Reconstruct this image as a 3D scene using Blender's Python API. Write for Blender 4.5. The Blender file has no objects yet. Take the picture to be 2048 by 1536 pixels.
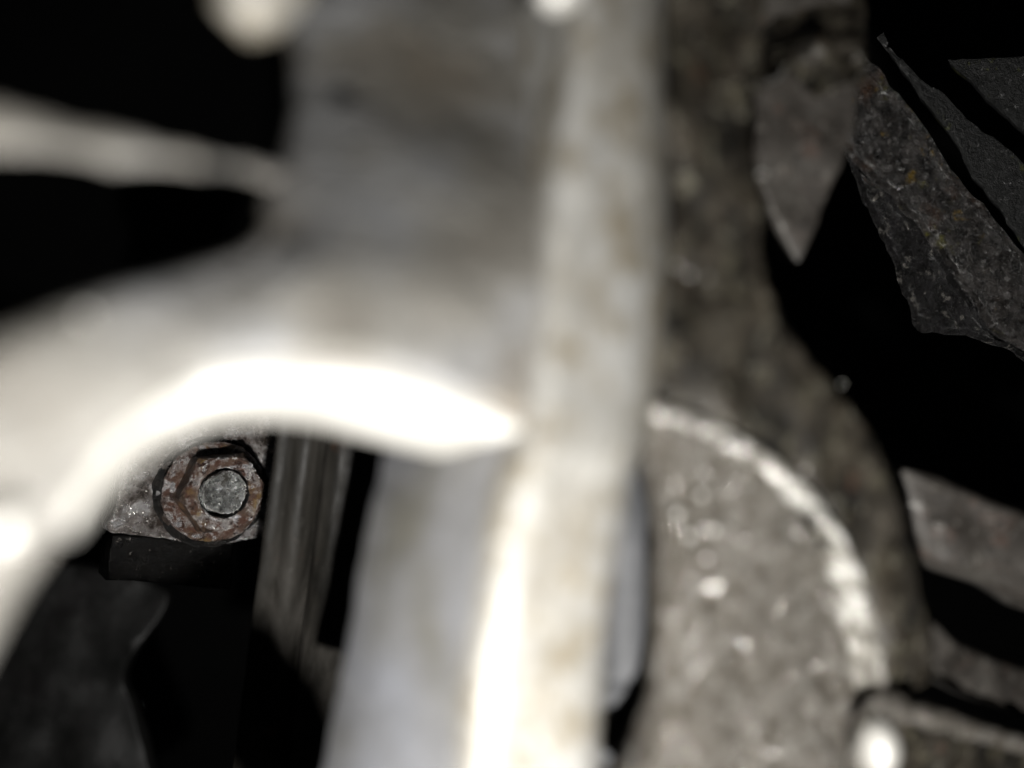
import bpy, bmesh, math, random
from mathutils import Vector, Matrix, noise
from mathutils.geometry import delaunay_2d_cdt

# ------------------------------------------------------------------ camera, world, light
S = bpy.context.scene
C = S.collection
S.unit_settings.system = 'METRIC'
S.unit_settings.scale_length = 0.01          # 1 unit = 1 cm
K = 0.669                                    # half width of the view at distance 1
camd = bpy.data.cameras.new('camera')
camd.sensor_width = 36.0
camd.lens = 18.0 / K
camd.clip_start = 0.05
camd.clip_end = 400
camd.dof.use_dof = True
camd.dof.focus_distance = 12.6
APER = 0.36                                  # lens opening, cm
camd.dof.aperture_fstop = (camd.lens * 1e-3) / APER
cam = bpy.data.objects.new('camera', camd)
C.objects.link(cam)
cam.rotation_euler = (math.pi / 2, 0, 0)
S.camera = cam

W = bpy.data.worlds.new('World')
S.world = W
W.use_nodes = True
W.node_tree.nodes['Background'].inputs[0].default_value = (0.8, 0.9, 1.0, 1)
W.node_tree.nodes['Background'].inputs[1].default_value = 0.004

ld = bpy.data.lights.new('torch', 'POINT')
ld.energy = 10200
ld.shadow_soft_size = 0.16
ld.color = (1.0, 0.98, 0.945)
lo = bpy.data.objects.new('torch', ld)
lo.location = (0.1, -0.5, -4.5)
C.objects.link(lo)

S.view_settings.view_transform = 'Standard'
S.view_settings.look = 'None'
S.view_settings.exposure = 0.0
S.view_settings.gamma = 1.0
S.render.engine = 'CYCLES'
S.cycles.use_denoising = True
S.cycles.max_bounces = 6
S.cycles.sample_clamp_indirect = 4.0

# ------------------------------------------------------------------ helpers
def P(px, py, d):
    """point seen at that place of the photograph, at distance d in front of the lens"""
    return Vector(((px - 1024) / 1024 * K * d, d, -(py - 768) / 1024 * K * d))

def D1(px, off=0.0):
    """the engine's flank: a plane running away to the right"""
    return 1.0 / (0.286 - 0.078 * px / 1000.0) + off

E = Vector((-0.54, 0.84, 0.0)).normalized()   # into the engine, square to its flank

def fbm(p, s, o=4, seed=0.0):
    return noise.fractal(p * s + Vector((seed, seed * 1.7, -seed)), 1.0, 2.0, o)

def finish(bm, smooth=True):
    bmesh.ops.remove_doubles(bm, verts=bm.verts, dist=1e-5)
    bmesh.ops.recalc_face_normals(bm, faces=bm.faces)
    for f in bm.faces:
        f.smooth = smooth

def link(name, bm, material, parent=None, autosmooth=None):
    me = bpy.data.meshes.new(name)
    if parent is not None:
        bmesh.ops.translate(bm, verts=bm.verts, vec=-parent_loc(parent))
    bm.to_mesh(me)
    bm.free()
    if material: me.materials.append(material)
    if autosmooth:
        me.set_sharp_from_angle(angle=math.radians(autosmooth))
    o = bpy.data.objects.new(name, me)
    C.objects.link(o)
    if parent is not None:
        o.parent = parent
    return o

def parent_loc(p):
    v = Vector(p.location)
    while p.parent:
        p = p.parent
        v += Vector(p.location)
    return v

def thing(name, label, cat, loc=(0, 0, 0), group=None):
    o = bpy.data.objects.new(name, None)
    o.empty_display_size = 0.5
    o.location = loc
    C.objects.link(o)
    o['label'] = label
    o['category'] = cat
    if group: o['group'] = group
    return o

def single(name, bm, material, label, cat, origin, autosmooth=None, group=None):
    bmesh.ops.translate(bm, verts=bm.verts, vec=-Vector(origin))
    o = link(name, bm, material, None, autosmooth)
    o.location = origin
    o['label'] = label
    o['category'] = cat
    if group: o['group'] = group
    return o

def catmull(pts, n, closed):
    """resample a polyline with a smooth curve, n points per span"""
    out = []
    m = len(pts)
    rng = range(m) if closed else range(m - 1)
    for i in rng:
        g = lambda k: Vector(pts[k % m]) if closed else Vector(pts[max(0, min(m - 1, k))])
        a, b, c, d = g(i - 1), g(i), g(i + 1), g(i + 2)
        for j in range(n):
            t = j / n
            out.append(0.5 * ((2 * b) + (c - a) * t + (2 * a - 5 * b + 4 * c - d) * t * t + (3 * b - a - 3 * c + d) * t ** 3))
    if not closed:
        out.append(Vector(pts[-1]))
    return out

def inside(p, poly):
    r = False
    j = len(poly) - 1
    for i in range(len(poly)):
        a, b = poly[i], poly[j]
        if (a[1] > p[1]) != (b[1] > p[1]) and p[0] < (b[0] - a[0]) * (p[1] - a[1]) / (b[1] - a[1]) + a[0]:
            r = not r
        j = i
    return r

def slab(outline, depth, thick, rnd=0.12, step=0.12, amp=0.03, nscale=1.5, seed=0.0, smooth=True,
         span=5, direction=None, amp2=0.0, n2=8.0, edge_amp=0.0):
    """a solid casting: a front face with the given outline (photo coordinates, distance from depth()),
    rounded edges and a real thickness"""
    N = (direction or E).normalized()
    pts = catmull([Vector((a, b)) for a, b in outline], span, True) if smooth else []
    if not smooth:
        for i, a in enumerate(outline):
            b = outline[(i + 1) % len(outline)]
            for j in range(span):
                t = j / span
                pts.append(Vector((a[0] + (b[0] - a[0]) * t, a[1] + (b[1] - a[1]) * t)))
    p3 = [P(p.x, p.y, depth(p.x, p.y)) for p in pts]
    cen = sum(p3, Vector()) / len(p3)
    u = Vector((1, 0, 0)); u = (u - N * u.dot(N)).normalized(); v = N.cross(u).normalized()
    q = [Vector(((p - cen).dot(u), (p - cen).dot(v))) for p in p3]
    h = [(p - cen).dot(N) for p in p3]
    area = sum(q[i].x * q[(i + 1) % len(q)].y - q[(i + 1) % len(q)].x * q[i].y for i in range(len(q)))
    sg = 1 if area > 0 else -1
    nrm = []
    for i in range(len(q)):
        t = (q[(i + 1) % len(q)] - q[i - 1])
        t = t.normalized() if t.length > 1e-9 else Vector((1, 0))
        nrm.append(Vector((-t.y, t.x)) * sg)
    if edge_amp:
        for i in range(len(q)):
            q[i] = q[i] + nrm[i] * edge_amp * fbm(p3[i], 3.0, 4, seed + 5)
    rings = []
    KR = 4
    rings.append([(q[i], h[i] + thick) for i in range(len(q))])
    rings.append([(q[i], h[i] + thick * 0.5 + rnd * 0.5) for i in range(len(q))])
    for k in range(KR + 1):
        a = math.pi / 2 * k / KR
        rings.append([(q[i] + nrm[i] * rnd * (1 - math.cos(a)), h[i] + rnd * (1 - math.sin(a))) for i in range(len(q))])
    bm = bmesh.new()
    vr = [[bm.verts.new((a.x, a.y, hh)) for a, hh in r] for r in rings]
    n = len(q)
    for r in range(len(vr) - 1):
        for i in range(n):
            bm.faces.new((vr[r][i], vr[r][(i + 1) % n], vr[r + 1][(i + 1) % n], vr[r + 1][i]))
    bm.faces.new(vr[0])
    # front: constrained Delaunay with interior points
    last = [a for a, hh in rings[-1]]
    hl = [hh for a, hh in rings[-1]]
    xs = [a.x for a in last]; ys = [a.y for a in last]
    allp = [Vector(a) for a in last]
    rr = random.Random(int(seed * 7) + 3)
    x = min(xs)
    while x < max(xs):
        y = min(ys)
        while y < max(ys):
            c = Vector((x + rr.uniform(-.2, .2) * step, y + rr.uniform(-.2, .2) * step))
            if inside(c, last) and min((c - b).length for b in last[::2]) > step * 0.5:
                allp.append(c)
            y += step
        x += step
    vs, es, fs, ov, oe, of = delaunay_2d_cdt(allp, [], [list(range(n))], 1, 1e-6)
    # height of the plane at interior points: least squares plane through the outline
    import numpy as np
    A = np.array([[a.x, a.y, 1] for a in last]); B = np.array(hl)
    co, *_ = np.linalg.lstsq(A, B, rcond=None)
    ref = []
    for i, c in enumerate(vs):
        src = [s for s in ov[i] if s < n]
        if src: ref.append(vr[-1][src[0]])
        else: ref.append(bm.verts.new((c.x, c.y, co[0] * c.x + co[1] * c.y + co[2])))
    for f in fs:
        t = [ref[i] for i in f]
        if len(set(t)) == 3:
            try: bm.faces.new(t)
            except ValueError: pass
    nring = len(rings) * n
    bm.verts.index_update()
    for vv in bm.verts:
        w = cen + u * vv.co.x + v * vv.co.y + N * vv.co.z
        if vv.index >= nring:
            ax, ay = 1024 + w.x / w.y / K * 1024, 768 - w.z / w.y / K * 1024
            w = P(ax, ay, depth(ax, ay))
        g = amp * fbm(w, nscale, 5, seed) + (amp2 * fbm(w, n2, 4, seed + 3) if amp2 else 0)
        vv.co = w + N * g
    finish(bm)
    return bm

def loft(sections, closed_section=True, cap=True, n=6, amp=0.0, nscale=2.0, seed=0.0, smooth_section=0):
    """skin a row of cross-sections (lists of 3D points)"""
    m = len(sections[0])
    cols = []
    for k in range(m):
        cols.append(catmull([s[k] for s in sections], n, False))
    rows = [[cols[k][i] for k in range(m)] for i in range(len(cols[0]))]
    if smooth_section:
        rows = [catmull(r, smooth_section, closed_section) for r in rows]
    bm = bmesh.new()
    vr = [[bm.verts.new(p) for p in r] for r in rows]
    m = len(rows[0])
    for i in range(len(vr) - 1):
        for k in range(m if closed_section else m - 1):
            bm.faces.new((vr[i][k], vr[i][(k + 1) % m], vr[i + 1][(k + 1) % m], vr[i + 1][k]))
    if cap and closed_section:
        bm.faces.new(vr[0]); bm.faces.new(vr[-1])
    if amp:
        bm.normal_update()
        for vv in bm.verts:
            vv.co += vv.normal * amp * fbm(vv.co, nscale, 5, seed)
    finish(bm)
    return bm

def rod(pts, radii, sides=20, n=6, amp=0.0, nscale=2.0, seed=0.0, flat=1.0):
    """a tapering rod through points"""
    pp = catmull([Vector(p) for p in pts], n, False)
    rr = catmull([Vector((r, 0, 0)) for r in radii], n, False)
    secs = []
    for i, p in enumerate(pp):
        t = (pp[min(i + 1, len(pp) - 1)] - pp[max(i - 1, 0)]).normalized()
        a = t.cross(Vector((0, 0, 1)))
        if a.length < 0.1: a = t.cross(Vector((0, 1, 0)))
        a.normalize(); b = t.cross(a).normalized()
        secs.append([p + (a * math.cos(2 * math.pi * k / sides) * flat + b * math.sin(2 * math.pi * k / sides)) * rr[i].x for k in range(sides)])
    bm = bmesh.new()
    vr = [[bm.verts.new(q) for q in s] for s in secs]
    for i in range(len(vr) - 1):
        for k in range(sides):
            bm.faces.new((vr[i][k], vr[i][(k + 1) % sides], vr[i + 1][(k + 1) % sides], vr[i + 1][k]))
    bm.faces.new(vr[0]); bm.faces.new(vr[-1])
    if amp:
        bm.normal_update()
        for vv in bm.verts:
            vv.co += vv.normal * amp * fbm(vv.co, nscale, 5, seed)
    finish(bm)
    return bm

def revolve(rings, axis_o, axis, up=Vector((0, 0, 1)), seg=96, amp=0.0, nscale=6.0, seed=0.0, rfun=None, closed=True):
    """rings: (radius, height) along the axis; rfun(theta, radius, index) may shape them"""
    a = axis.normalized()
    uu = (up - a * up.dot(a)).normalized(); rt = uu.cross(a).normalized()
    bm = bmesh.new()
    vr = []
    for j, (r, z) in enumerate(rings):
        row = []
        for k in range(seg):
            th = 2 * math.pi * k / seg
            r2, z2 = rfun(th, r, z, j) if rfun else (r, z)
            p = axis_o + rt * math.cos(th) * r2 + uu * math.sin(th) * r2 + a * z2
            row.append(bm.verts.new(p))
        vr.append(row)
    for j in range(len(vr) - 1):
        for k in range(seg):
            bm.faces.new((vr[j][k], vr[j][(k + 1) % seg], vr[j + 1][(k + 1) % seg], vr[j + 1][k]))
    if closed:
        bm.faces.new(vr[0]); bm.faces.new(vr[-1])
    if amp:
        bm.normal_update()
        for vv in bm.verts:
            vv.co += vv.normal * amp * fbm(vv.co, nscale, 5, seed)
    finish(bm)
    return bm

# ------------------------------------------------------------------ materials
def ramp(nt, stops, interp='LINEAR'):
    r = nt.nodes.new('ShaderNodeValToRGB')
    r.color_ramp.interpolation = interp
    while len(r.color_ramp.elements) < len(stops):
        r.color_ramp.elements.new(0.5)
    for e, (p, c) in zip(r.color_ramp.elements, stops):
        e.position = p
        e.color = (c[0], c[1], c[2], 1) if isinstance(c, (tuple, list)) else (c, c, c, 1)
    return r

def noise_node(nt, vec, scale, detail=6, rough=0.55, dist=0.0, off=(0, 0, 0), stretch=(1, 1, 1)):
    m = nt.nodes.new('ShaderNodeMapping')
    m.inputs['Location'].default_value = off
    m.inputs['Scale'].default_value = stretch
    nt.links.new(vec, m.inputs['Vector'])
    n = nt.nodes.new('ShaderNodeTexNoise')
    n.inputs['Scale'].default_value = scale
    n.inputs['Detail'].default_value = detail
    n.inputs['Roughness'].default_value = rough
    n.inputs['Distortion'].default_value = dist
    nt.links.new(m.outputs[0], n.inputs['Vector'])
    return n.outputs['Fac']

def material(name, stops, scale=1.0, metallic=0.0, rough=(0.4, 0.7), bump=0.3, bump_scale=12, bump_dist=0.02,
             layers=(), dist=0.1, spec=0.5, rscale=3.0, stretch=(1, 1, 1), tone=1.0, fine=None, coat=0.0):
    """layers: (noise scale, threshold lo, hi, colour, offset[, roughness]) patches laid over the base colour"""
    T = lambda c: tuple(x * tone for x in c)
    m = bpy.data.materials.new(name)
    m.use_nodes = True
    nt = m.node_tree
    b = nt.nodes['Principled BSDF']
    tc = nt.nodes.new('ShaderNodeTexCoord')
    vec = tc.outputs['Object']
    base = noise_node(nt, vec, scale, 7, 0.6, dist, stretch=stretch)
    r = ramp(nt, [(p, T(c)) for p, c in stops])
    nt.links.new(base, r.inputs[0])
    col = r.outputs[0]
    rn = noise_node(nt, vec, rscale, 5, 0.6, 0, (3, 1, 7))
    rr = nt.nodes.new('ShaderNodeMapRange')
    rr.inputs['From Min'].default_value = 0.3; rr.inputs['From Max'].default_value = 0.7
    rr.inputs['To Min'].default_value = rough[0]; rr.inputs['To Max'].default_value = rough[1]
    nt.links.new(rn, rr.inputs['Value'])
    ro = rr.outputs[0]
    met = None
    for i, L in enumerate(layers):
        sc, lo_, hi_, c, off = L[:5]
        c = T(c)
        n = noise_node(nt, vec, sc, 8, 0.65, 0.08, (off, off * 2.1, -off))
        k = ramp(nt, [(lo_, 0.0), (hi_, 1.0)])
        nt.links.new(n, k.inputs[0])
        mx = nt.nodes.new('ShaderNodeMix'); mx.data_type = 'RGBA'
        nt.links.new(k.outputs[0], mx.inputs['Factor'])
        nt.links.new(col, mx.inputs['A'])
        mx.inputs['B'].default_value = (c[0], c[1], c[2], 1)
        col = mx.outputs['Result']
        if len(L) > 5:
            mr = nt.nodes.new('ShaderNodeMix')
            nt.links.new(k.outputs[0], mr.inputs['Factor'])
            nt.links.new(ro, mr.inputs['A'])
            mr.inputs['B'].default_value = L[5]
            ro = mr.outputs['Result']
        if len(L) > 6:
            mm = nt.nodes.new('ShaderNodeMix')
            nt.links.new(k.outputs[0], mm.inputs['Factor'])
            if met is None: mm.inputs['A'].default_value = metallic
            else: nt.links.new(met, mm.inputs['A'])
            mm.inputs['B'].default_value = L[6]
            met = mm.outputs['Result']
    nt.links.new(col, b.inputs['Base Color'])
    nt.links.new(ro, b.inputs['Roughness'])
    b.inputs['Metallic'].default_value = metallic
    if met is not None: nt.links.new(met, b.inputs['Metallic'])
    b.inputs['Specular IOR Level'].default_value = spec
    b.inputs['Coat Weight'].default_value = coat
    b.inputs['Coat Roughness'].default_value = 0.15
    if bump:
        h = noise_node(nt, vec, bump_scale, 8, 0.65, 0.0, (5, 5, 5), stretch)
        if fine:
            h2 = noise_node(nt, vec, fine, 3, 0.5, 0, (1, 2, 3))
            ad = nt.nodes.new('ShaderNodeMath'); ad.operation = 'MULTIPLY_ADD'
            nt.links.new(h2, ad.inputs[0]); ad.inputs[1].default_value = 0.4
            nt.links.new(h, ad.inputs[2]); h = ad.outputs[0]
        bp = nt.nodes.new('ShaderNodeBump')
        bp.inputs['Strength'].default_value = bump
        bp.inputs['Distance'].default_value = bump_dist
        nt.links.new(h, bp.inputs['Height'])
        nt.links.new(bp.outputs[0], b.inputs['Normal'])
        if coat: nt.links.new(bp.outputs[0], b.inputs['Coat Normal'])
    return m

M_ALU = material('weathered_cast_aluminium', [(0.34, (.12, .108, .09)), (0.5, (.175, .167, .150)), (0.64, (.225, .226, .228))],
                 0.8, 0.2, (.36, .58), 0.7, 5, 0.07,
                 layers=[(0.9, .52, .74, (.145, .125, .098), 14.0)], tone=0.78)
M_SIDE = material('smooth_blue_grey_aluminium', [(0.32, (.24, .23, .20)), (0.5, (.33, .33, .34)), (0.68, (.39, .40, .44))],
                  0.7, 0.2, (.4, .55), 0.4, 5, 0.05, tone=0.66)
M_LIP = material('pale_lit_aluminium', [(0.3, (.40, .385, .35)), (0.7, (.56, .55, .52))], 1.4, 0.2, (.35, .5), 0.3, 6, 0.03, tone=0.72)  # paler than the web: the underside's overexposed light is put into the colour
M_RIB = material('dirty_cast_aluminium', [(0.36, (.22, .205, .175)), (0.5, (.29, .283, .262)), (0.64, (.345, .342, .328))],
                 2.2, 0.2, (.4, .6), 0.6, 6, 0.04, stretch=(1, 1, .4),
                 layers=[(3.6, .48, .60, (.19, .165, .12), 2.0), (6.0, .56, .64, (.40, .39, .36), 6.0)], tone=0.72)
M_GREASE = material('greasy_brown_casting', [(0.38, (.006, .005, .0035)), (0.5, (.028, .023, .016)), (0.62, (.062, .052, .038))],
                    2.4, 0.0, (.35, .6), 0.8, 7, 0.05,
                    layers=[(4.5, .57, .65, (.11, .10, .07), 6.0, .3), (2.3, .62, .7, (.09, .045, .025), 1.0), (7.0, .60, .66, (.7, .66, .52), 8.0, .22, .9)], tone=0.55)
M_COVER = material('sandblasted_grey_cover', [(0.38, (.10, .08, .057)), (0.5, (.22, .195, .162)), (0.62, (.32, .30, .27))],
                   6.5, 0.1, (.35, .6), 1.0, 12, 0.07,
                   layers=[(12.0, .52, .58, (.09, .075, .055), 11.0), (12.0, .58, .63, (1, .97, .88), 3.0, .2, .9)], tone=0.42, fine=30)  # last layer: white specks painted as sparkles
M_EDGE = material('smooth_lit_edge', [(0.40, (.12, .11, .095)), (0.5, (.30, .285, .25)), (0.60, (.66, .65, .61))], 3.2, 0.5, (.18, .32), 0.9, 6, 0.08, tone=0.78)  # smoother metal, with the rim's highlight put into the pale patchy colour
M_TAB = material('dull_brown_steel', [(0.33, (.022, .018, .014)), (0.5, (.06, .052, .044)), (0.67, (.10, .092, .08))],
                 1.5, 0.1, (.45, .7), 0.6, 8, 0.04, layers=[(2.6, .58, .68, (.10, .065, .05), 5.0), (7.0, .58, .65, (.2, .185, .165), 9.0, .3), (7.0, .58, .65, (.018, .015, .012), 19.0)], tone=0.5, fine=30)
M_BEAM = material('pitted_black_casting', [(0.38, (.014, .0125, .0115)), (0.5, (.052, .047, .044)), (0.62, (.105, .096, .09))],
                  4.5, 0.0, (.15, .42), 1.0, 13, 0.16, rscale=7, fine=45,
                  layers=[(1.1, .55, .66, (.085, .042, .022), 2.0), (2.6, .62, .68, (.26, .17, .03), 8.0),
                          (5.0, .60, .67, (.34, .32, .31), 13.0, .22, .5), (9.0, .60, .66, (.9, .88, .86), 21.0, .2, .9), (2.2, .61, .68, (.17, .16, .03), 17.0), (9.0, .62, .66, (.008, .008, .008), 27.0)], tone=0.5, coat=.6)  # the white specks among these layers imitate sparkles
M_PLATE = material('dull_black_casting', [(0.38, (.012, .013, .012)), (0.62, (.050, .051, .050))],
                   7.0, 0.0, (.3, .5), 1.0, 14, 0.08, fine=50,
                   layers=[(2.6, .61, .67, (.16, .17, .03), 8.0), (2.0, .60, .72, (.010, .010, .010), 4.0), (12.0, .62, .66, (1, 1, 1), 3.0, .25, .9)], tone=0.32)  # finest layer paints sparkles as white flecks
M_FLANK = material('shaded_pitted_casting', [(0.33, (.006, .006, .006)), (0.5, (.016, .015, .015)), (0.68, (.035, .033, .035))],
                   3.0, 0.0, (.15, .4), 1.0, 11, 0.16, rscale=7, fine=60,
                   layers=[(6.0, .60, .66, (.7, .66, .6), 13.0, .2, .9), (3.0, .68, .72, (.12, .06, .03), 8.0)], tone=0.6)  # darker copy of the beam's casting for its shaded side, sparkles painted in
M_BLACK = material('oil_soaked_black_plastic', [(0.3, (.010, .011, .010)), (0.7, (.030, .029, .028))],
                   0.7, 0.0, (.4, .6), 0.4, 5, 0.05, layers=[(0.5, .52, .66, (.022, .02, .02), 1.0)], tone=.5)
M_RUBBER = material('dusty_ribbed_rubber', [(0.33, (.014, .013, .011)), (0.52, (.04, .037, .032)), (0.7, (.08, .074, .066))],
                    2.6, 0.0, (.35, .6), 0.4, 9, 0.03, stretch=(1, 1, .12), dist=0,
                    layers=[(1.5, .60, .74, (.07, .036, .022), 5.0), (6.0, .64, .72, (.10, .095, .085), 8.0)], tone=0.42, spec=.12)
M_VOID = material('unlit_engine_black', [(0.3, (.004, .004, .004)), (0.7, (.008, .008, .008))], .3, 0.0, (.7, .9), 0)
M_PIPE = material('polished_steel_pipe', [(0.3, (.035, .036, .038)), (0.7, (.07, .071, .074))], 1.5, 0.0, (.45, .6), 0.3, 6, 0.03, spec=.12)
M_LUG = material('scoured_steel_lug', [(0.38, (.10, .08, .065)), (0.5, (.42, .38, .36)), (0.6, (.8, .78, .78))],
                 3.5, 0.85, (.2, .4), 1.0, 9, 0.12, rscale=9, fine=60, coat=.8,
                 layers=[(2.2, .54, .62, (.035, .022, .018), 3.0, .35, .1), (8.0, .66, .7, (.2, .11, .04), 6.0, .6, 0.0)])
M_NUT = material('rusted_zinc_nut', [(0.3, (.55, .51, .49)), (0.7, (.78, .75, .74))],
                 5.0, 0.8, (.18, .36), 1.0, 7, 0.14, rscale=12, fine=60, coat=.7,
                 layers=[(2.4, .38, .52, (.15, .095, .07), 2.0, .3, .3), (6.0, .49, .56, (.09, .044, .03), 5.0, .4, .0), (2.0, .56, .66, (.23, .15, .05), 7.0, .4, 0.0),
                         (5.0, .52, .60, (.045, .026, .02), 11.0, .25, .0), (5.0, .56, .62, (.9, .87, .88), 14.0, .2, .85)])  # the pale last layer puts highlights into the colour
M_STUD = material('cracked_steel_stud', [(0.38, (.25, .25, .24)), (0.5, (.5, .51, .5)), (0.62, (.85, .86, .85))],
                  6.0, 0.9, (.2, .36), 1.0, 5, 0.14, rscale=10, fine=60, coat=.7,
                  layers=[(4.0, .56, .64, (.06, .055, .045), 4.0, .35, .2), (4.0, .58, .64, (.95, .95, .95), 14.0, .25, .95)])
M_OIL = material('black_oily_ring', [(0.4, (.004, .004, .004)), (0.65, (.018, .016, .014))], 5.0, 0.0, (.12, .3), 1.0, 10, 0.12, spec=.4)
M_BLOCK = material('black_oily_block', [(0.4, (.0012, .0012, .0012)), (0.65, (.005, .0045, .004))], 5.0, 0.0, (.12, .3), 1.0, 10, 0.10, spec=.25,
                   layers=[(9.0, .645, .67, (.5, .46, .42), 3.0, .2, .9)])  # pale flecks stand in for sparkles
M_GLINT = material('glossy_glint_bead', [(0.3, (.75, .73, .68)), (0.7, (.85, .84, .8))], 3.0, 0.6, (.10, .2), 0)
M_NUTSIDE = material('dark_rust_brown', [(0.36, (.018, .011, .008)), (0.5, (.06, .035, .022)), (0.64, (.15, .085, .04))], 5.0, 0.0, (.3, .5), 1.0, 11, 0.12,
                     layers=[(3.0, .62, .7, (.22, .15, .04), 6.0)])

# ------------------------------------------------------------------ far back of the engine bay
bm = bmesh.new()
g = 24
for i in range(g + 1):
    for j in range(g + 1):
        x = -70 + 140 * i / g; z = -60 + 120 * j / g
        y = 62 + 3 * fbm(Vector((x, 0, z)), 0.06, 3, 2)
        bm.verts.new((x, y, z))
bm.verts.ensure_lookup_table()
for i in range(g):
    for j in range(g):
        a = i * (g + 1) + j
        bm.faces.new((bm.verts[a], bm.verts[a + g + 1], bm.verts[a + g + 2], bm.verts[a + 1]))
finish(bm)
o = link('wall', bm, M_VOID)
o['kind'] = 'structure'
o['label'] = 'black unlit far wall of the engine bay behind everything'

# ------------------------------------------------------------------ foreground bracket
br = thing('engine_bracket', 'blurred pale cast aluminium bracket with arch and thick upright rib closest to the lens', 'bracket',
           P(1150, 1500, 5.2))
web = [(640, -90), (615, 60), (600, 190), (572, 300), (545, 380), (532, 440), (480, 490), (380, 525), (240, 562), (110, 606),
       (0, 655), (-110, 730), (-230, 860), (-290, 1000), (-300, 1300), (-150, 1450), (-60, 1372), (0, 1268), (70, 1155), (140, 1062), (190, 975), (240, 890), (330, 810),
       (450, 750), (600, 732), (750, 745), (900, 790), (1000, 838), (1100, 892), (1220, 900), (1290, 860), (1305, 600), (1300, 300),
       (1290, 60), (1290, -90)]
link('web_plate', slab(web, lambda x, y: D1(x, max(0, 560 - y) * .0022), 0.9, 0.16, 0.16, 0.07, 0.9, 1.0, span=4), M_ALU, br)
U = [(135, 1040), (185, 960), (250, 880), (350, 805), (450, 765), (600, 748), (750, 758), (900, 795), (1000, 838), (1110, 892)]
L = [(145, 1066), (205, 1000), (280, 925), (370, 880), (470, 850), (620, 855), (780, 895), (930, 928), (1000, 940), (1100, 958)]
secs = []
for (a, b), (c, d) in zip(U, L):
    k = min(1.0, max(0.0, (c - 120) / 300.0)); p = P(a, b, D1(a) + .03); q = P(c, d, D1(a) + .15 + 1.0 * k)
    mid = (p + q) / 2 + Vector((0, -0.06, -0.06))
    up = Vector((0, 0, .5))
    secs.append([p, p * .67 + q * .33 + Vector((0, -.05, -.03)), mid * .34 + q * .66, q, q + E * .15 + up * .25, q + E * .1 + up, p + E * .35 + up * .6])
link('arch_lip', loft(secs, n=6, amp=0.02, nscale=2, seed=3), M_LIP, br)

# upright rib: front left, front right, right side back, left side back for several heights
rib = [(-100, 1175, 1292, 1335), (100, 1160, 1290, 1335), (300, 1132, 1288, 1342), (500, 1108, 1284, 1342), (700, 1085, 1278, 1335), (880, 1065, 1262, 1290),
       (950, 1035, 1252, 1262), (1100, 1000, 1228, 1234), (1250, 976, 1208, 1214), (1400, 958, 1196, 1202), (1560, 944, 1188, 1194), (1720, 930, 1180, 1186), (2050, 900, 1170, 1176)]
secs = []
side = []
for y, a, b, c in rib:
    d0 = D1(1100) - 0.22 + max(0, 900 - y) * .0004
    fl = P(a, y, d0); fr = P(b, y, d0 + 0.42); rr_ = P(c, y, d0 + 1.0)
    w = (fr - fl).normalized()
    m_ = (752 - 112 * ((768 + (y - 768) * .7) - 890) / 636 - 1024) / 1024 * K
    bl = fl + E * (2.15 if y < 860 else (m_ * fl.y - fl.x) / (E.x - m_ * E.y))
    dn = Vector((0, 0, 0))
    r = min(.16, .15 * (fr - fl).length)
    secs.append([fl + E * r * 1.3, fl + E * r * .5 + w * r * .22, fl + w * r * .55 + E * .02, fl + w * r * 1.5, (fl * .7 + fr * .3), (fl + fr) / 2, (fl * .3 + fr * .7), fr - w * .08,
                 fr * .85 + rr_ * .15, fr * .4 + rr_ * .6, rr_, rr_ + E * 1.4, bl + w * .5, bl + w * .25, fl * .5 + bl * .5 + w * .1, fl + E * .35 + w * .02])
    if y >= 860: side.append([fl + E * .22, fl + E * .7 - w * .01, (fl + bl) / 2 - w * .02, bl - E * .3, bl - E * .05 + w * .03, bl + w * .16, bl + w * .3, (fl + bl) / 2 + w * .25, fl + E * .3 + w * .12])
link('side_wall', loft(side, n=10, amp=0.03, nscale=1.2, seed=16), M_SIDE, br, 35)
link('upright_rib', loft(secs, n=10, amp=0.012, nscale=2.2, seed=6), M_RIB, br)

# thin rib running off to the left
sec = []
for x, t, b in [(-140, 150, 305), (0, 198, 325), (120, 225, 330), (250, 262, 338), (380, 288, 352), (480, 300, 372), (600, 300, 420)]:
    d = D1(x) + .1 + max(0, x - 400) * .003
    hh = (b - t) / 2 * (.72 if x < 300 else .5); m_ = (b + t) / 2
    c = P(x, m_, d); rz = hh / 1024 * K * d
    sec.append([c + Vector((0, 0, 1)) * rz * math.sin(2 * math.pi * k / 14) + E * -0.55 * rz * math.cos(2 * math.pi * k / 14) for k in range(14)])
link('cross_rib', loft(sec, n=6, amp=0.04, nscale=3, seed=8), M_ALU, br)
# unseen lower rib, added and shaped to cast shade on rail and lug
sec = []
for x, t, b in [(-420, 2120, 2380), (-100, 2160, 2420), (241, 2345, 2540), (430, 2290, 2640), (530, 2310, 2850), (640, 2500, 3000), (720, 2680, 3100), (960, 2800, 3150)]:
    c = P(x, (t + b) / 2, 4.0); rz = (b - t) / 2 / 1024 * K * 4.0
    sec.append([c + Vector((0, 0, 1)) * rz * math.sin(2 * math.pi * k / 14) + E * -0.5 * rz * math.cos(2 * math.pi * k / 14) for k in range(14)])
link('shade_rib', loft(sec, n=6, amp=0.05, nscale=2, seed=18), M_RIB, br)
link('boss_or_glint', rod([P(-30, 1085, 3.57), P(12, 1048, 3.55), P(40, 1010, 3.6)], [.07, .11, .07], 20, 6, .02), M_LIP, br)  # lump added to stand in for a bright highlight on the arch
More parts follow.
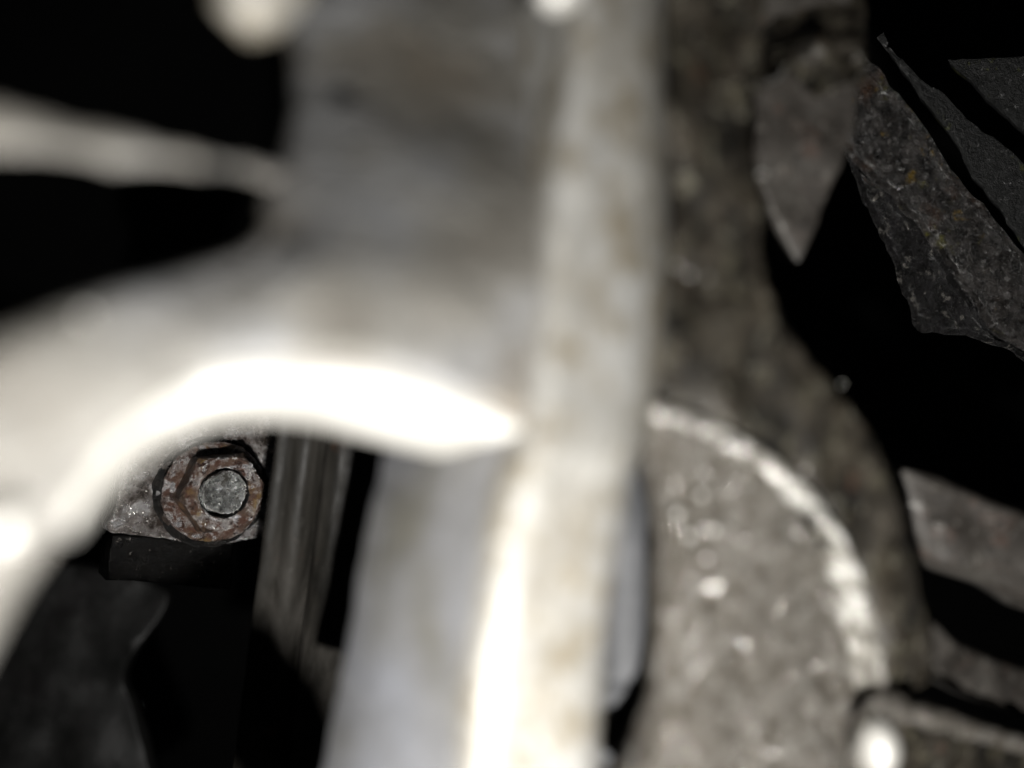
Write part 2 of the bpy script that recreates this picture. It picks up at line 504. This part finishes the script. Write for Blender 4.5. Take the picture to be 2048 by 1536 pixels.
# raised lumps at the top
link('boss_or_glint', rod([P(462, 40, 4.0), P(500, 0, 4.0), P(570, -80, 4.1)], [.12, .19, .20], 20, 6, .02), M_RIB, br)
link('boss_or_glint', rod([P(1108, 20, 4.7), P(1112, -10, 4.7), P(1125, -70, 4.75)], [.05, .14, .17], 20, 6, .02), M_LIP, br)

# ------------------------------------------------------------------ right-hand housing with arched opening
hs = thing('housing_casting', 'dark greasy engine housing with a bright arched edge around a grey round cover', 'engine housing', P(1500, 1500, 6.2))
band = [(1290, -90), (1295, 300), (1290, 600), (1262, 790), (1320, 812), (1420, 850), (1515, 900), (1595, 960), (1665, 1045), (1713, 1140), (1748, 1250), (1768, 1340),
        (1790, 1400), (1875, 1360), (1868, 1280), (1858, 1215), (1835, 1100), (1800, 990), (1752, 875), (1690, 775), (1612, 690), (1562, 610), (1538, 520), (1530, 400), (1522, 200), (1520, -90)]
link('outer_band', slab(band, lambda x, y: D1(x, .25 + max(0, 800 - y) * .0005), 1.0, 0.14, 0.14, 0.08, 1.6, 21.0, span=4, amp2=.03), M_GREASE, hs)
U = [(1262, 806), (1320, 812), (1420, 850), (1515, 900), (1595, 960), (1665, 1045), (1713, 1140), (1746, 1250), (1762, 1340), (1768, 1400)]
L = [(1262, 860), (1310, 868), (1395, 900), (1485, 950), (1560, 1010), (1622, 1088), (1668, 1178), (1698, 1275), (1712, 1350), (1722, 1410)]
L = [(a + .5 * (c - a), b + .5 * (d - b)) for (a, b), (c, d) in zip(U, L)]
secs = []
for (a, b), (c, d) in zip(U, L):
    p = P(a, b, D1(a, .22)); q = P(c, d, D1(a, .60))
    w = (q - p)
    secs.append([p + E * .25, p - E * .03 + w * .03, p + w * .35 - E * .07, p + w * .75 - E * .03, q, q + E * .4, p + E * .6])
link('arch_edge', loft(secs, n=6, amp=0.05, nscale=4.5, seed=13), M_EDGE, hs)
cov = [(1295, 826), (1320, 834), (1409, 872), (1502, 922), (1580, 983), (1648, 1064), (1693, 1158), (1723, 1262), (1738, 1345), (1746, 1420), (1748, 1640),
       (1255, 1640), (1315, 1500), (1342, 1400), (1352, 1250), (1356, 1100), (1348, 980), (1326, 900)]
link('cover', slab(cov, lambda x, y: D1(x, .7), 0.35, 0.05, 0.13, 0.05, 2.2, 31.0, span=4, amp2=.03), M_COVER, hs)
# added beads standing in for bright highlights on the cover and rim
rg = random.Random(5)
def grain(px, py, d, r, mat_, name='bright_grain'):
    bm = bmesh.new()
    bmesh.ops.create_icosphere(bm, subdivisions=2, radius=r)
    for v in bm.verts:
        v.co = Vector((v.co.x, v.co.y * .6, v.co.z)) * (1 + .25 * fbm(v.co, 6 / r * .1, 2, px))
        v.co += P(px, py, d)
    finish(bm)
    return link(name, bm, mat_, hs)
for px, py in [(1405, 990), (1355, 1030), (1380, 1072), (1428, 1060)]:
    grain(px, py, D1(px, .62), .035, M_LIP)
def glint_beads(name, parent, spots, mat_):  # beads added to imitate sparkles and out-of-focus highlights
    bm = bmesh.new()
    for p, r in spots:
        m0 = Matrix.Translation(p) @ Matrix.Rotation(rg.uniform(-.3, .3), 4, 'Z') @ Matrix.Rotation(rg.uniform(-.3, .3), 4, 'X') @ Matrix.Diagonal((1, rg.uniform(.25, .6), rg.uniform(.6, 1.2), 1))
        bmesh.ops.create_icosphere(bm, subdivisions=2, radius=r, matrix=m0)
    for f in bm.faces: f.smooth = True
    o = link(name, bm, mat_, parent)
    o['kind'] = 'stuff'
    return o
sp = []
while len(sp) < 130:
    x, y = rg.uniform(1320, 1720), rg.uniform(870, 1536)
    if inside(Vector((x, y)), cov): sp.append((P(x, y, D1(x, .70)), rg.uniform(.008, .022)))
UL = [(a * .6 + c * .4, b * .6 + d * .4) for (a, b), (c, d) in zip(U, L)]
for i in range(90):
    k = rg.uniform(0, len(UL) - 1.01); j = int(k); f = k - j
    x = UL[j][0] * (1 - f) + UL[j + 1][0] * f; y = UL[j][1] * (1 - f) + UL[j + 1][1] * f
    sp.append((P(x + rg.uniform(-12, 12), y + rg.uniform(-8, 8), D1(x, .38)), rg.uniform(.012, .035)))
glint_beads('glint_beads', hs, sp, M_GLINT)
sp = [(P(1390, 425, D1(1390, .5)), .04), (P(1405, 300, D1(1400, .55)), .04), (P(1440, 330, D1(1440, .55)), .03)]
for i in range(60):
    x, y = rg.uniform(1330, 1800), rg.uniform(0, 1250)
    if inside(Vector((x, y)), band): sp.append((P(x, y, D1(x, .27 + max(0, 800 - y) * .0005)), rg.uniform(.006, .02)))
glint_beads('glint_beads', hs, sp, M_GLINT)
sp = [(P(170, 632, D1(170, .03)), .03)]
glint_beads('glint_beads', br, sp, M_GLINT)

# bottom right: ridge, bright lump and arms
bm = rod([P(1745, 1640, 6.85), P(1738, 1500, 6.8), P(1768, 1420, 6.85), P(1850, 1430, 7.15), P(1950, 1460, 7.6), P(2110, 1505, 8.3)], [.2, .17, .13, .11, .10, .10], 18, 8, .05, 5, 4)
link('lower_ridge', bm, M_COVER, hs)
bm = bmesh.new()
bmesh.ops.create_uvsphere(bm, u_segments=28, v_segments=18, radius=.2)
for v in bm.verts:
    v.co = Vector((v.co.x * .85, v.co.y, v.co.z * 1.25)) * (1 + .06 * fbm(v.co, 4, 3, 2)) + P(1757, 1492, 6.65)
finish(bm)
link('lower_bright_lump', bm, M_LIP, hs)
foot = [(1745, 1440), (1850, 1445), (1960, 1475), (2120, 1510), (2140, 1700), (1700, 1700), (1715, 1560)]
link('lower_face', slab(foot, lambda x, y: D1(x, .5), .4, .08, .14, .08, 2.2, 41.0, amp2=.03), M_GREASE, hs)
arm = [(1760, 1330), (1790, 1262), (1860, 1235), (1930, 1290), (2040, 1330), (2130, 1352), (2130, 1450), (2020, 1425), (1940, 1385), (1880, 1350), (1830, 1345), (1790, 1385)]
link('lower_arm', slab(arm, lambda x, y: D1(x, .55), .5, .10, .12, .06, 2.4, 43.0, amp2=.03), M_TAB, hs)

collar = [(1490, -110), (1500, 60), (1530, 140), (1575, 158), (1630, 100), (1680, 120), (1722, 165), (1745, 90), (1735, 0), (1730, -110)]
link('upper_collar', slab(collar, lambda x, y: 7.3 + (160 - y) * .005, .5, .14, .12, .05, 1.6, 45.0, amp2=.02), M_GREASE, hs)

# rough lever right of the housing
lev = [(1822, 945), (1870, 945), (1940, 975), (2050, 1018), (2150, 1045), (2150, 1235), (2050, 1190), (1960, 1160), (1895, 1128), (1860, 1075), (1840, 1010)]
single('lever', slab(lev, lambda x, y: 8.2 + (x - 1820) * .0012, .6, .14, .12, .07, 2.4, 47.0, amp2=.04), M_TAB,
       'rough grey-brown cast lever end poking in below the black gap at right', 'lever', P(1990, 1080, 8.4))

# pointed tab
tab = [(1524, -90), (1522, 150), (1524, 320), (1545, 415), (1570, 470), (1600, 522), (1612, 500), (1650, 405), (1695, 300), (1718, 210), (1722, 120), (1705, 20), (1700, -90)]
single('pointed_tab', slab(tab, lambda x, y: 7.9 + (x - 1520) * .001, .5, .04, .12, .06, 1.7, 51.0), M_TAB,
       'pointed brown steel tab hanging down beside the dark housing', 'tab', P(1602, 300, 8))

# ------------------------------------------------------------------ pitted beams, upper right
bs = thing('ribbed_crossmember', 'black pitted crossmember with rust and lichen, running diagonally at upper right', 'crossmember', P(1950, 600, 12.2))
NB = Vector((0.62, 1, 0.1))
beam = [(1640, 20), (1700, 75), (1742, 120), (1828, 226), (1914, 356), (2006, 456), (2066, 530), (2170, 650), (2170, 760), (2060, 712), (1990, 668), (1930, 590), (1862, 486), (1780, 395), (1690, 300), (1640, 200)]
link('front_beam', slab(beam, lambda x, y: 11.4 + (x - 1700) * .002, .7, .10, .075, .10, 1.7, 61.0, span=6, direction=NB, amp2=.06, n2=6, edge_amp=.05), M_BEAM, bs)
flank = [(1660, 240), (1700, 300), (1790, 395), (1870, 490), (1935, 590), (2000, 668), (2060, 705), (2070, 735), (1990, 690), (1900, 668), (1836, 660), (1812, 600), (1778, 515), (1740, 430), (1700, 345)]
link('beam_flank', slab(flank, lambda x, y: 11.75 + (x - 1700) * .002, .8, .10, .075, .10, 1.7, 67.0, span=6, direction=NB, amp2=.06, n2=6, edge_amp=.05), M_FLANK, bs)
strip = [(1760, 70), (1780, 97), (1833, 145), (1883, 186), (1945, 244), (2007, 290), (2060, 335), (2180, 430), (2180, 680), (2060, 520), (1999, 418), (1945, 352), (1883, 248), (1821, 166), (1788, 115)]
link('rib_strip', slab(strip, lambda x, y: 12.0 + (x - 1780) * .002, .5, .03, .08, .05, 1.8, 63.0, span=6, direction=NB, amp2=.02, n2=9, edge_amp=.05), M_PLATE, bs)
plate = [(1895, 119), (1960, 114), (2180, 108), (2200, 420), (2090, 300), (2048, 264), (2007, 228), (1945, 166)]
link('back_plate', slab(plate, lambda x, y: 12.7, .4, .04, .10, .04, 1.8, 65.0, smooth=False, span=8, direction=NB, amp2=.02, n2=9, edge_amp=.03), M_PLATE, bs)

# ------------------------------------------------------------------ glossy pipe behind the rib
single('steel_pipe', rod([P(1222, 700, 7.3), P(1230, 860, 7.3), P(1246, 1050, 7.3), P(1250, 1250, 7.3), P(1238, 1400, 7.3), P(1190, 1560, 7.3), P(1120, 1750, 7.3)],
                         [.26, .29, .31, .31, .32, .33, .33], 48, 10, .02, 2, 3), M_PIPE,
       'glossy dark steel pipe bowing behind the upright rib of the bracket', 'pipe', P(1200, 1560, 9))

# ------------------------------------------------------------------ ribbed rubber bar behind, left of the rib
secs = []
for y, xl, xr, dd in [(700, 562, 790, 10.3), (860, 550, 780, 10.3), (1000, 532, 765, 10.35), (1150, 512, 750, 10.5), (1300, 492, 730, 10.8), (1450, 472, 712, 11.2), (1700, 440, 690, 11.8)]:
    l = P(xl, y, dd); r = P(xr, y, dd + .35); row = []
    prof = [(0, .5), (0, .06), (.02, 0), (.06, -.02), (.12, 0), (.16, .035), (.2, .0), (.28, -.03), (.34, -.01), (.37, .12), (.41, .16), (.44, .05), (.48, .0), (.52, .06), (.58, .09), (.66, .08),
            (.74, .09), (.82, .08), (.9, .09), (1, .1), (1, .6)]
    for t, off in prof:
        row.append(l * (1 - t) + r * t + Vector((0, off * 1.3, 0)))
    secs.append(row)
single('rubber_guide', loft(secs, n=12, amp=.012, nscale=2.0, seed=71), M_RUBBER,
       'dark ribbed guide rail standing right of the rusty nut', 'guide rail', P(600, 1500, 12), autosmooth=50)

# ------------------------------------------------------------------ lug, nut and stud
AX = Vector((.57, -.81, .06)).normalized()
NC = P(428, 982, 13.0)
def on_plane(off=0.0):
    def f(px, py):
        ray = P(px, py, 1.0)
        return (NC + AX * off).dot(AX) / ray.dot(AX)
    return f
lug = thing('mounting_lug', 'scoured steel lug carrying the rusty nut at lower left', 'mounting lug', P(380, 1100, 13.4))
lo_ = [(262, 760), (268, 860), (250, 940), (236, 1010), (222, 1062), (290, 1076), (350, 1082), (430, 1090), (505, 1080), (560, 1060), (600, 950), (600, 760)]
link('lug_body', slab(lo_, on_plane(-.12), 1.2, .16, .05, .05, 2.0, 81.0, span=6, direction=-AX, amp2=.035, n2=7, edge_amp=.03), M_LUG, lug)
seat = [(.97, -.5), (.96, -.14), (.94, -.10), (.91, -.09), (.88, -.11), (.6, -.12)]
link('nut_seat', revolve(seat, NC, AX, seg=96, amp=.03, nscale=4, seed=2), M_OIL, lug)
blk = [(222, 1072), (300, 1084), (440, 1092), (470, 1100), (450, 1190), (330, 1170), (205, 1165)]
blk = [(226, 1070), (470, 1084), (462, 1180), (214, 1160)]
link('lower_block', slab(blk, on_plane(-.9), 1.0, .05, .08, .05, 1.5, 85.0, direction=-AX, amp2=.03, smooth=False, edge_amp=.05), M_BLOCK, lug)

nut = thing('flange_nut', 'rusty zinc-plated hexagonal flange nut, sharp in the gap below the arch', 'nut', NC)
ROT = math.radians(3)
HT = .74
def hexr(th, R):
    a = (th - ROT) % (math.pi / 3)
    return R * math.cos(math.pi / 6) / math.cos(a - math.pi / 6)
def nutf(th, r, z, j):
    if j in (5, 6, 7, 8, 9):                     # hexagon walls and chamfer
        h = hexr(th, .69)
        if j == 5: return (h + .015, z)
        if j == 9: return (min(h - .04, .58), z)
        if j == 8: return (min(h, .62) - .005, z)
        if j == 7:                               # chamfer cuts the corners lower
            return (h, z - max(0, h - .58) * .8)
        return (h, z)
    return (r, z)
rings = [(.80, -.03), (.835, .02), (.842, .09), (.825, .12), (.75, .17), (0, .20), (0, .45), (0, HT - .05), (0, HT - .035), (0, HT), (.54, HT + .004), (.47, HT - .002), (.445, HT - .02), (.405, HT - .08), (.385, HT - .14), (.38, .1), (.3, .05)]
# finer rings between for real dents
link('nut_body', revolve(rings, NC, AX, seg=256, amp=.028, nscale=3.5, seed=4, rfun=nutf), M_NUT, nut, autosmooth=35)
nb = bpy.data.objects['nut_body'].data                              # dark rust-brown on the hexagon's flats, black in the bore
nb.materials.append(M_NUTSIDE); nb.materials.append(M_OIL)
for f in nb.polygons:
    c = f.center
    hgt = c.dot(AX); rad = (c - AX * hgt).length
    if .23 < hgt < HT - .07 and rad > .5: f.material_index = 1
    elif rad < .405 and hgt > 0: f.material_index = 2
stud = thing('threaded_stud', 'grey cracked end of the threaded stud inside the rusty nut', 'stud', NC - AX * 1)
rr2 = []
z = -.9
while z < HT - .09:
    rr2 += [(.32, z), (.35, z + .05)]
    z += .10
rr2 += [(.335, HT - .05), (.348, HT + .0), (.342, HT + .035), (.315, HT + .06), (.24, HT + .066), (.16, HT + .07), (.08, HT + .072), (.02, HT + .073)]
link('stud_shaft', revolve(rr2, NC + Vector((-.018, -.01, .012)), AX, seg=160, amp=.035, nscale=3.2, seed=9), M_STUD, stud)

# added beads as glints on the nut, the stud end and the lug
a1 = AX.cross(Vector((0, 0, 1))).normalized(); a2 = AX.cross(a1).normalized()
def flat_spots(n, r0, r1, h, t0=0, t1=2 * math.pi, r=(.004, .011)):
    out = []
    for i in range(n):
        t = rg.uniform(t0, t1); q = rg.uniform(r0, r1)
        out.append((NC + a1 * math.cos(t) * q + a2 * math.sin(t) * q + AX * h, rg.uniform(*r)))
    return out
glint_beads('glint_beads', nut, flat_spots(55, .44, .57, HT) + flat_spots(16, .70, .83, .12) + flat_spots(24, .56, .59, HT - .01, r=(.008, .018)), M_GLINT)
glint_beads('glint_beads', stud, flat_spots(30, .03, .30, HT + .072) + flat_spots(16, .30, .34, HT + .05, r=(.007, .014)), M_GLINT)
sp = []
sf = on_plane(-.12)
for i in range(130):
    x, y = rg.uniform(235, 345), rg.uniform(850, 1050)
    if rg.random() < .5: x = 285 + rg.gauss(0, 9) - (y - 880) * .12
    sp.append((P(x, y, sf(x, y)), rg.uniform(.006, .02)))
glint_beads('glint_beads', lug, sp, M_GLINT)

# ------------------------------------------------------------------ dark shield, lower left
sh = [(-200, 1120), (0, 1130), (150, 1130), (300, 1170), (330, 1215), (245, 1350), (262, 1430), (300, 1560), (330, 1760), (-250, 1760)]
single('black_shield', slab(sh, lambda x, y: 21.0 + (1300 - y) * .003, .5, .06, .25, .25, .5, 91.0, direction=Vector((0, 1, .1))), M_BLACK,
       'dull black shield with a grey smear, out of focus at lower left', 'shield', P(100, 1500, 21))
